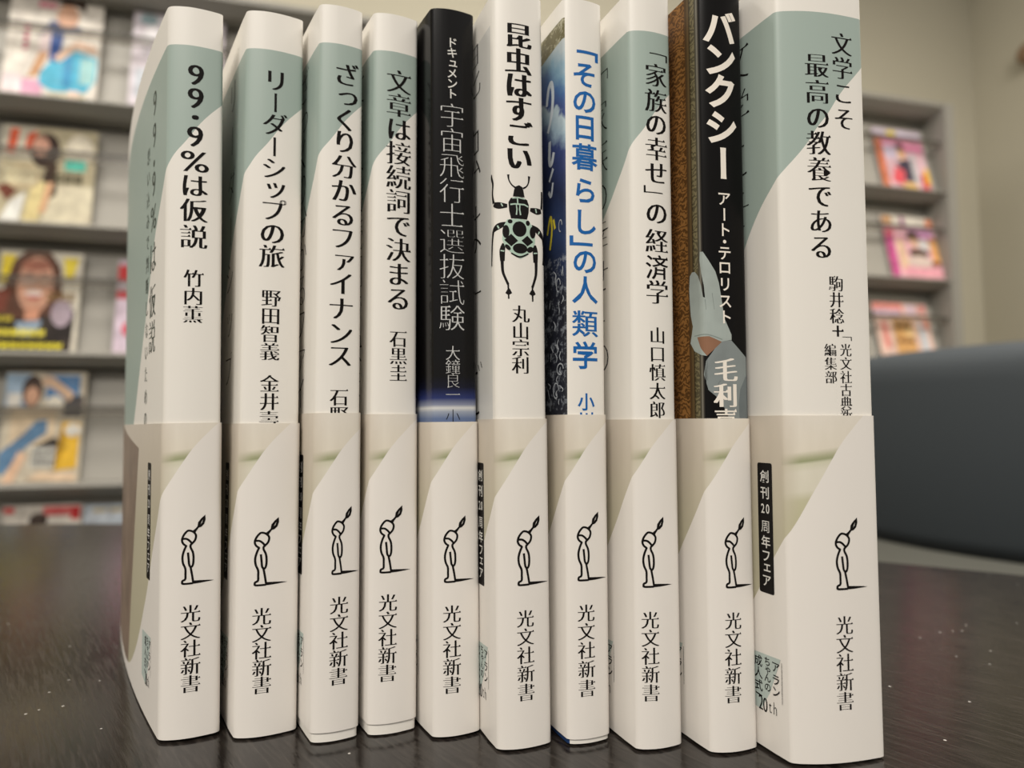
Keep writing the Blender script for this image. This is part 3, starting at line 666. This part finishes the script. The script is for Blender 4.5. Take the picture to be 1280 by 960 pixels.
def wrap(bm, path, lift):
    """lay the flat print (u, v, layer) in mm onto the jacket; returns metres"""
    bmesh.ops.triangulate(bm, faces=[f for f in bm.faces if len(f.verts) > 3])
    lo = min(v.co.x for v in bm.verts); hi = max(v.co.x for v in bm.verts)
    cuts = []; x = math.floor(lo)
    tR = path[3]
    while x < hi:
        fine = abs(x) < 4 or abs(x-tR) < 3
        x += 0.5 if fine else (1.0 if -1 < x < tR else 4.0)
        cuts.append(x)
    for c in cuts:
        if lo < c < hi:
            bmesh.ops.bisect_plane(bm, geom=bm.verts[:]+bm.edges[:]+bm.faces[:], plane_co=(c, 0, 0), plane_no=(1, 0, 0), dist=1e-5)
    for v in bm.verts:
        x, y = surf(path, v.co.x, lift+v.co.z)
        v.co = Vector((x*0.001, y*0.001, v.co.y*0.001))
    # all print faces outward
    us, pts, nr, _ = path
    for f in bm.faces: f.normal_update()
INK = {'black': mat('black ink', rgb(20, 17, 16), 0.6, 0.08), 'white': mat('pale ink', rgb(214, 212, 206), 0.4, 0.3), 'grey': mat('pale grey ink', rgb(196, 196, 194), 0.4, 0.3),
       'cream': mat('cream ink', rgb(232, 224, 212), 0.4, 0.3), 'blue': mat('bright blue ink', rgb(8, 92, 162), 0.42, 0.3), 'sage': mat('grey green ink', rgb(66, 74, 66), 0.5, 0.3)}

def sheet(path, u0, u1, v0, v1, lift, th, name, m, parent, wob=0.0):
    """a folded paper sheet following the path between two girth positions"""
    us = path[0]; tR = path[3]
    xs = []; x = u0
    while x < u1-1e-6:
        xs.append(x)
        d = 0.3 if (abs(x) < 4 or abs(x-tR) < 3) else (0.8 if 0 < x < tR else 4.0)
        x += d
    xs.append(u1)
    bm = bmesh.new(); uvl = bm.loops.layers.uv.new('mm'); rows = []
    for x in xs:
        xo, yo = surf(path, x, lift+th); xi, yi = surf(path, x, lift)
        rows.append([bm.verts.new((xo*.001, yo*.001, v0*.001)), bm.verts.new((xo*.001, yo*.001, v1*.001)), bm.verts.new((xi*.001, yi*.001, v1*.001)), bm.verts.new((xi*.001, yi*.001, v0*.001))])
    def uvset(f, us_):
        for lp, (a, b) in zip(f.loops, us_): lp[uvl].uv = (a/100.0, b/100.0)
    for k in range(len(xs)-1):
        A, B = rows[k], rows[k+1]; a, b = xs[k], xs[k+1]
        uvset(bm.faces.new((A[0], B[0], B[1], A[1])), ((a, v0), (b, v0), (b, v1), (a, v1)))
        uvset(bm.faces.new((A[1], B[1], B[2], A[2])), ((a, v1-.01),)*4)
        uvset(bm.faces.new((A[2], B[2], B[3], A[3])), ((a, v1), (b, v1), (b, v0), (a, v0)))
        uvset(bm.faces.new((A[3], B[3], B[0], A[0])), ((a, v0+.01),)*4)
    for r_, a in ((rows[0], xs[0]), (rows[-1][::-1], xs[-1])): uvset(bm.faces.new(r_), ((a, v0), (a, v1), (a, v1), (a, v0)))
    bmesh.ops.recalc_face_normals(bm, faces=bm.faces[:])
    for e in bm.edges:
        if len(e.link_faces) == 2 and e.calc_face_angle(0) > R(40): e.smooth = False
    return obj(name, bm, m, parent, True)

m_pages = mat('cream page edges', rgb(226, 216, 192), 0.8, 0.2)
nb = NB(m_pages); tc = nb.n('ShaderNodeTexCoord'); mp = nb.n('ShaderNodeMapping'); mp.inputs['Scale'].default_value = (9000, 60, 60); nb.l(tc.outputs['Object'], mp.inputs[0]); ns = nb.noise(mp.outputs[0], 1.0, 1)
nb.l(nb.mix(ns.outputs[0], rgb(206, 194, 166), rgb(236, 228, 208)), nb.p.inputs['Base Color'])
m_tag = mat('black tag print', rgb(22, 19, 18), 0.45, 0.12); m_stk = mat('sage patch print', rgb(178, 190, 184), 0.4, 0.2)

LABELS = [
 ('white and sage-green paperback with a percent sign in its title, leftmost in the row'),
 ('white and sage-green paperback with a nine-character title, second from the left'),
 ('white and sage-green paperback in a slipped-up paper band, longest title of the row'),
 ('thin white and sage-green paperback just left of the first black one'),
 ('gloss black paperback with thin pale title and a blue band low on the spine'),
 ('white paperback with a spotted beetle printed on its spine'),
 ('white paperback with a bright blue rounded title, painted blue front'),
 ('white and sage-green paperback between the blue-titled one and the black gloved-hand one'),
 ('black paperback with a gilt frame and white-gloved hand printed on it'),
 ('thickest white and sage-green paperback with a two-column title, rightmost in the row')]
BAND_V = [(0.4, 72.3), (0.4, 72.3), (2.4, 74.6), (2.7, 74.3), (0.4, 72.3), (0.4, 72.9), (1.4, 73.8), (0.4, 72.6), (0.4, 72.7), (0.4, 73.1)]
TAG_U = [(-16.6, -12.0), (-14.4, -9.9), (-12.9, -8.2), (-15.5, -11), (-15.5, -11), (-11.3, -6.9), (-15.5, -11), (-15.5, -11), (-15.5, -11), (-7.8, -3.3)]
COVER_TITLE = {0: '99・9%は仮説', 1: 'リーダーシップの旅', 2: 'ざっくり分かるファイナンス', 3: '文章は接続詞で決まる', 5: '昆虫はすごい', 7: '「家族の幸せ」の経済学', 9: '文学こそ'}

def draw_emblem(bm, E, z, paper_i):
    u0, u1, v0, v1 = E
    tf = lambda X, Y: (u0+(X-120)/312*(u1-u0), v0+(795-Y)/710*(v1-v0))
    w = 21
    for line in ([(166, 398), (135, 372), (122, 335), (134, 290), (160, 252), (185, 236), (225, 250), (254, 288), (246, 340), (216, 376), (205, 388), (205, 415), (226, 465), (233, 520), (231, 580), (221, 612), (208, 618), (193, 596), (186, 530), (180, 465)],
                 [(126, 320), (165, 322), (195, 345), (213, 368)],
                 [(164, 392), (142, 445), (128, 510), (134, 575), (156, 632), (158, 690), (156, 742), (132, 758), (127, 775), (138, 790), (230, 790)],
                 [(206, 620), (220, 700), (231, 775)]):
        ribbon(bm, [(x, y, w) for x, y in line], z, 0, tf)
    poly(bm, [(222, 762), (300, 766), (380, 772), (436, 780), (380, 786), (300, 793), (222, 797)], z+.004, 0, tf)
    poly(bm, [(214, 246), (246, 222), (270, 196), (284, 208), (256, 248), (246, 272)], z+.004, 0, tf)
    poly(bm, [(343, 80), (346, 130), (332, 178), (305, 205), (286, 212), (268, 198), (274, 155), (303, 116)], z+.004, 0, tf)
    ribbon(bm, [(300, 176, 1.5), (310, 152, 3.5), (320, 134, 1.5)], z+.012, 1, tf)
    ribbon(bm, [(316, 156, 2.5), (307, 164, 1.5)], z+.012, 1, tf)

def interp(x, xs, ys):
    if x <= xs[0]: return ys[0]+(x-xs[0])*(ys[1]-ys[0])/(xs[1]-xs[0])
    for a, b, c, d in zip(xs, xs[1:], ys, ys[1:]):
        if x <= b: return c+(x-a)*(d-c)/(b-a)
    return ys[-1]+(x-xs[-1])*(ys[-1]-ys[-2])/(xs[-1]-xs[-2])
def draw_beetle(bm):
    def tf(X, Y):
        px, py = 600+X/5.333, 200+Y/5.333
        return interp(px, [613, 625, 648, 660, 676], [-1.6, 1.27, 5.6, 7.95, 11.2]), 129.64+(218-py)*0.1873
    K, G, W_ = 0, 1, 2
    for l in ([(78, 92, 7), (80, 120, 14), (92, 160, 12), (88, 230, 11), (98, 295, 14)], [(100, 300, 26), (130, 312, 42), (182, 314, 22)], [(418, 195, 10), (419, 250, 12), (414, 315, 12)], [(412, 330, 26), (380, 334, 42), (335, 328, 22)],
              [(178, 432, 22), (130, 448, 36), (95, 480, 20)], [(94, 478, 14), (82, 560, 12), (76, 640, 10), (74, 705, 8)], [(342, 440, 22), (385, 465, 36), (424, 515, 20)], [(424, 512, 14), (432, 580, 12), (428, 650, 10), (424, 690, 12)],
              [(158, 565, 20), (148, 610, 34), (148, 682, 28)], [(146, 680, 20), (150, 750, 17), (168, 800, 15), (184, 835, 13)], [(184, 835, 9), (187, 930, 8)], [(362, 565, 20), (367, 610, 34), (368, 682, 28)], [(372, 680, 20), (370, 760, 17), (356, 815, 15), (344, 850, 13)], [(345, 850, 9), (346, 942, 8)],
              [(190, 104, 12), (194, 140, 7), (212, 172, 7), (236, 190, 9)], [(330, 104, 12), (326, 145, 7), (312, 175, 7), (288, 192, 9)]):
        ribbon(bm, [(a_, b_, c_*(1.3 if c_ < 15 else 1.05)) for a_, b_, c_ in l], 0.0, K, tf)
    for cx in (187, 345): poly(bm, [(cx-22, 892), (cx-8, 868), (cx+2, 858), (cx+10, 868), (cx+22, 892), (cx+8, 902), (cx-8, 902)], .004, K, tf)
    poly(bm, [(228, 205), (236, 184), (262, 172), (284, 184), (290, 205), (298, 250), (220, 250)], .004, K, tf)
    poly(bm, [(190, 290), (205, 262), (240, 252), (285, 252), (315, 268), (326, 300), (325, 350), (313, 398), (206, 398), (194, 345)], .006, K, tf)
    for l in ([(202, 305, 9), (230, 300, 9), (262, 300, 10), (296, 300, 9), (322, 312, 9)], [(250, 262, 9), (252, 298, 8)], [(242, 305, 7), (246, 335, 8), (242, 372, 9)], [(266, 305, 7), (264, 335, 8), (270, 372, 9)], [(215, 262, 8), (255, 256, 8), (300, 262, 8)],
              [(142, 298, 8), (152, 318, 8)], [(372, 318, 8), (378, 345, 8)], [(120, 445, 8), (128, 465, 8)], [(398, 468, 8), (390, 488, 8)], [(136, 612, 8), (160, 616, 8)], [(356, 620, 8), (380, 616, 8)]):
        ribbon(bm, l, .012, G, tf, False)
    poly(bm, [(182, 405), (250, 398), (322, 403), (345, 435), (366, 500), (366, 550), (345, 600), (310, 640), (265, 664), (215, 636), (165, 585), (148, 540), (150, 480), (162, 440)], .012, G, tf)
    for e in (ell(262, 466, 47, 52), ell(200, 418, 16, 14), ell(318, 422, 14, 18), ell(172, 486, 23, 44), ell(350, 482, 20, 40), ell(265, 595, 49, 34), ell(332, 598, 24, 18, a=-.7), ell(184, 590, 24, 13, a=.8)): poly(bm, e, .018, K, tf)
    for cx, rx, ry in ((206, 46, 42), (314, 40, 36)): poly(bm, [(cx-rx, 542), (cx, 542-ry), (cx+rx, 545), (cx, 542+ry)], .018, K, tf)
    ribbon(bm, [(205, 628, 9), (262, 652, 12), (320, 626, 9)], .018, K, tf)
def draw_glove(bm):
    def tf(X, Y):
        px, py = 835+X/3.84, 290+Y/3.84
        return interp(px, [846, 862, 870, 880, 905, 930], [-8.9, -4.2, -1.6, .5, 5.07, 11.0]), 113.4+(300-py)*0.1815
    G0, SK, SL, SD, GL = 0, 1, 2, 3, 4
    poly(bm, [(245, 533), (290, 526), (335, 580), (372, 622), (392, 660), (396, 960), (285, 960), (270, 880), (235, 812), (180, 765), (162, 690), (172, 625), (215, 565)], .0, SL, tf)
    poly(bm, [(392, 668), (352, 700), (326, 760), (318, 830), (322, 960), (396, 960)], .005, SD, tf)
    ribbon(bm, [(236, 806, 5), (226, 740, 3), (240, 720, 2)], .006, SD, tf)
    poly(bm, [(126, 508), (188, 506), (248, 534), (215, 566), (176, 602), (146, 562)], .005, SK, tf)
    hand = [(98, 260), (102, 200), (112, 184), (124, 186), (140, 212), (156, 262), (164, 318), (172, 322), (168, 262), (158, 205), (150, 140), (152, 96), (166, 98), (190, 140), (222, 196), (238, 250), (250, 330), (262, 420), (292, 500), (292, 524), (245, 534), (188, 508), (130, 508), (148, 562), (176, 602), (150, 596), (118, 574), (100, 532), (106, 496), (112, 452), (104, 400), (100, 330)]
    poly(bm, hand, .010, G0, tf)
    for l in ([(118, 500, 4), (180, 500, 6), (250, 524, 5)], [(172, 330, 3), (176, 380, 2)], [(205, 300, 3), (214, 380, 2)]): ribbon(bm, l, .016, GL, tf)

for i in range(10):
    x, y, tc_, ts, t, ln = BOOK_POSE[i]
    W = 106.0 if i == 0 else 105.0
    path = make_path(t, R(ts-tc_), W, 0.09*min(t, 14), 2.0 if i == 0 else 0.3)
    tR = path[3]
    root = thing('paperback_book', LABELS[i], 'book', (x*.001, y*.001, 0.0), 0.0, 'paperbacks standing in a row on the table')
    rot = Matrix.Rotation(R(ts), 4, 'Z') @ Matrix.Rotation(R(ln), 4, 'Y') @ Matrix.Rotation(R(tc_-ts), 4, 'Z')
    root.rotation_euler = rot.to_euler()
    root.location.z = 0.0001+abs(math.sin(R(ln)))*t*0.001
    cm = cover_material(i, t)
    cover = sheet(path, path[0][1], path[0][-2], 0.25 if i != 6 else 0.3, H_BOOK, -0.25, 0.25, 'cover', cm, root)
    # pages
    bm = bmesh.new(); prof = []
    u = path[0][1]+4; step = 4.0
    us_ = [path[0][1]+3+k*(tR-4-path[0][1]-3)/60 for k in range(0)]
    ring = []
    for uu in [path[0][1]+2.5, -60, -30, -10, -4, -2, -1, 0, 1, 2]+[2+(tR-4)*k/5 for k in range(1, 5)]+[tR-2, tR-1, tR, tR+1, tR+2, tR+10, tR+40, tR+70, path[0][-1]-2.5]:
        a, b = surf(path, uu, -0.45); ring.append((a*.001, b*.001))
    A = [bm.verts.new((a, b, 0.0006)) for a, b in ring]; B_ = [bm.verts.new((a, b, (H_BOOK-0.8)*.001)) for a, b in ring]
    n = len(ring)
    for k in range(n): bm.faces.new((A[k], A[(k+1) % n], B_[(k+1) % n], B_[k]))
    bm.faces.new(A[::-1]); bm.faces.new(B_); bmesh.ops.recalc_face_normals(bm, faces=bm.faces[:])
    obj('page_block', bm, m_pages, root)
    v0, v1 = BAND_V[i]; sh = EMBLEM_AT[i][0]-4.44
    band = sheet(path, path[0][1]+0.2, path[0][-2]-0.2, v0, v1, 0.12, 0.22, 'paper_band', band_paper('photo printed paper band', sh*0.9, i == 0), root)
    groups = {}
    for (bi, s, ua, ub, vs, em, sty, colr, nm) in TEXTS:
        if bi == i: groups.setdefault((nm, colr), []).append((s, ua, ub, vs, em, sty))
    for (nm, colr), lines in groups.items():
        bm = bmesh.new()
        for (s, ua, ub, vs, em, sty) in lines:
            n = len(s)
            for k, c in enumerate(s):
                uu = ua+(ub-ua)*(k/(n-1) if n > 1 else 0)
                put_glyph(bm, c, uu, vs[k], em, sty, 0.0, 1.0)
        wrap(bm, path, 0.38 if nm == 'publisher' else 0.035)
        obj(nm+'_lettering', bm, INK[colr], band if nm == 'publisher' else cover)
    bm = bmesh.new(); draw_emblem(bm, EMBLEM_AT[i], 0.0, 1); wrap(bm, path, 0.38)
    obj('publisher_emblem', bm, [INK['black'], band.data.materials[0]], band)
    # black tag with white lettering on the band's front
    ta, tb_ = TAG_U[i]
    bm = bmesh.new(); r_ = 0.5
    dv = v0-0.4
    q = []
    for cx, cy, a_ in ((tb_-r_, 62.6+dv-r_, 0), (ta+r_, 62.6+dv-r_, 90), (ta+r_, 34.0+dv+r_, 180), (tb_-r_, 34.0+dv+r_, 270)):
        for k in range(5): q.append((cx+r_*math.cos(R(a_+22.5*k)), cy+r_*math.sin(R(a_+22.5*k))))
    poly(bm, q, 0.0); wrap(bm, path, 0.36)
    tag_o = obj('band_tag', bm, m_tag, band)
    bm = bmesh.new(); cu_ = (ta+tb_)/2
    put_glyph(bm, '創', cu_, 59.6+dv, 2.9, 'G', 0); put_glyph(bm, '刊', cu_, 56.0+dv, 2.9, 'G', 0)
    put_glyph(bm, '2', cu_-.75, 52.5+dv, 2.9, 'G', 0, .75); put_glyph(bm, '0', cu_+.75, 52.5+dv, 2.9, 'G', 0, .75)
    for c, v_ in zip('周年フェア', (48.6, 45.2, 42.2, 39.7, 36.8)): put_glyph(bm, c, cu_, v_+dv, 2.9, 'G', 0)
    wrap(bm, path, 0.385); obj('tag_lettering', bm, INK['white'], band)
    # small patch with lettering near the foot of the band's front
    su = tb_+1.4 if i == 9 else tb_+2.2
    bm = bmesh.new(); poly(bm, [(su, 20.8+dv), (su-12, 20.2+dv), (su-12, 9.0+dv), (su-6.2, 8.2+dv), (su-3.3, 12.8+dv)], 0); 
    wrap(bm, path, 0.36); obj('band_patch', bm, m_stk, band)
    bm = bmesh.new()
    for c, v_ in zip('アラン', (18.8, 16.1, 13.6)): put_glyph(bm, c, su-1.5, v_+dv, 2.5, 'G', 0)
    for c, v_ in zip('ちゃんの', (19.2, 17.4, 15.7, 13.7)): put_glyph(bm, c, su-4.0, v_+dv, 2.1, 'G', 0)
    for c, v_ in zip('成人式', (18.6, 16.0, 13.3)): put_glyph(bm, c, su-6.8, v_+dv, 2.6, 'G', 0)
    for k, c in enumerate('20th'): put_glyph(bm, c, su-6.2+k*1.35, 9.7+dv-k*.1, 3.6, 'M', 0, .62) if c in '20' else None
    for c, dx in (('t', -3.35), ('h', -2.1)):
        vs2, fs2, _ = glyph(c, -0.01); V = [bm.verts.new((su+dx-0.8+px_*3.4*.75+.4, 8.5+dv+py_*3.4*1.15, 0)) for px_, py_ in vs2]
        for f in fs2: bm.faces.new([V[j] for j in f])
    ribbon(bm, [(su+0.3, 20.2+dv, .12), (su+0.3, 11.6+dv, .12)], 0, 0); ribbon(bm, [(su-7.8, 11.4+dv, .25), (su-5.8, 11.1+dv, .4)], 0, 0)
    wrap(bm, path, 0.385); obj('patch_lettering', bm, INK['black'], band)
    if i in COVER_TITLE:
        bm = bmesh.new(); s = COVER_TITLE[i]
        if i == 0:
            for c, v_ in zip(s, (155.2, 146.7, 139.2, 133.9, 125, 114.8, 103.5, 94.3)): put_glyph(bm, c, -15.4, v_, 8.8, 'P', 0)
            for k, c in enumerate('思い込みで判断しないための'): put_glyph(bm, c, -23.8, 143.7-k*5.84, 4.6, 'P', 0)
        else:
            uc = {1: -15.5, 2: -13.5, 3: -11.5, 5: -15.5, 7: -14.0, 9: -13.3}[i]
            emc = {1: 9.5, 2: 9.0, 3: 9.0, 5: 15.0, 7: 9.5, 9: 10.5}[i]
            st = {1: 12.0, 2: 8.7, 3: 9.5, 5: 20.0, 7: 10.0, 9: 12.0}[i]
            for k, c in enumerate(s):
                vv = (158 if i != 5 else 160)-k*st
                if vv > 78: put_glyph(bm, c, uc, vv, emc, 'T', 0)
        wrap(bm, path, 0.03); obj('front_lettering', bm, INK['sage' if i == 0 else 'black'], cover)
    if i == 5:
        bm = bmesh.new(); draw_beetle(bm); wrap(bm, path, 0.03)
        o = obj('beetle_print', bm, [mat('beetle black', rgb(24, 21, 21), 0.5, 0.1), mat('beetle mint', rgb(172, 196, 180), 0.5, 0.3)], cover)
    if i == 6:
        bm = bmesh.new()
        ribbon(bm, [(-8.8, 150.5, 1.2), (-7.6, 154.5, 1.5), (-6.0, 155.0, 1.5), (-5.3, 151.5, 1.5), (-6.2, 147, 1.4), (-8.2, 143.5, 1.2)], 0, 0)
        ribbon(bm, [(-7.2, 141.0, 1.4), (-7.4, 136.0, 1.4), (-6.2, 135.2, 1.4), (-5.0, 137.5, 1.3)], 0, 0)
        ribbon(bm, [(-7.6, 131.0, .9), (-5.4, 133.6, 1.1)], 0, 0); ribbon(bm, [(-8.0, 128.5, .9), (-6.6, 127.2, 1.0), (-5.6, 130.2, .8)], 0, 0)
        ribbon(bm, [(-8.8, 118, .8), (-7.0, 122, 1.0), (-6.3, 118.5, .9), (-7.4, 114, .9)], 0, 1); ribbon(bm, [(-5.4, 121, .9), (-4.6, 118.5, .9)], 0, 1)
        for k in range(26):
            uu = -1.2-random.random()*7; vv = 76+random.random()*34; l = .6+random.random()*2
            ribbon(bm, [(uu, vv, .12), (uu+random.uniform(-1, 1), vv+l*.5, .35), (uu+random.uniform(-1.2, 1.2), vv+l, .15)], 0, 2)
        for cx, cy, a_, b_ in ((-3.0, 104.5, 1.0, 1.6), (-2.4, 84.5, 1.6, 1.3), (-1.8, 118.5, .8, 1.4), (-4.6, 79.5, 1.4, 1.8)):
            ribbon(bm, [(cx+a_*math.cos(t_), cy+b_*math.sin(t_), .3) for t_ in [k*.7 for k in range(8)]], .004, 2)
        wrap(bm, path, 0.03)
        obj('front_picture_strokes', bm, [pmat((206, 214, 220)), pmat((222, 206, 60)), pmat((176, 182, 188))], cover)
    if i == 8:
        bm = bmesh.new(); draw_glove(bm); wrap(bm, path, 0.012)
        obj('glove_print', bm, [pmat((158, 168, 164)), pmat((136, 100, 78)), pmat((128, 136, 136)), pmat((104, 112, 114)), pmat((128, 138, 134))], cover)
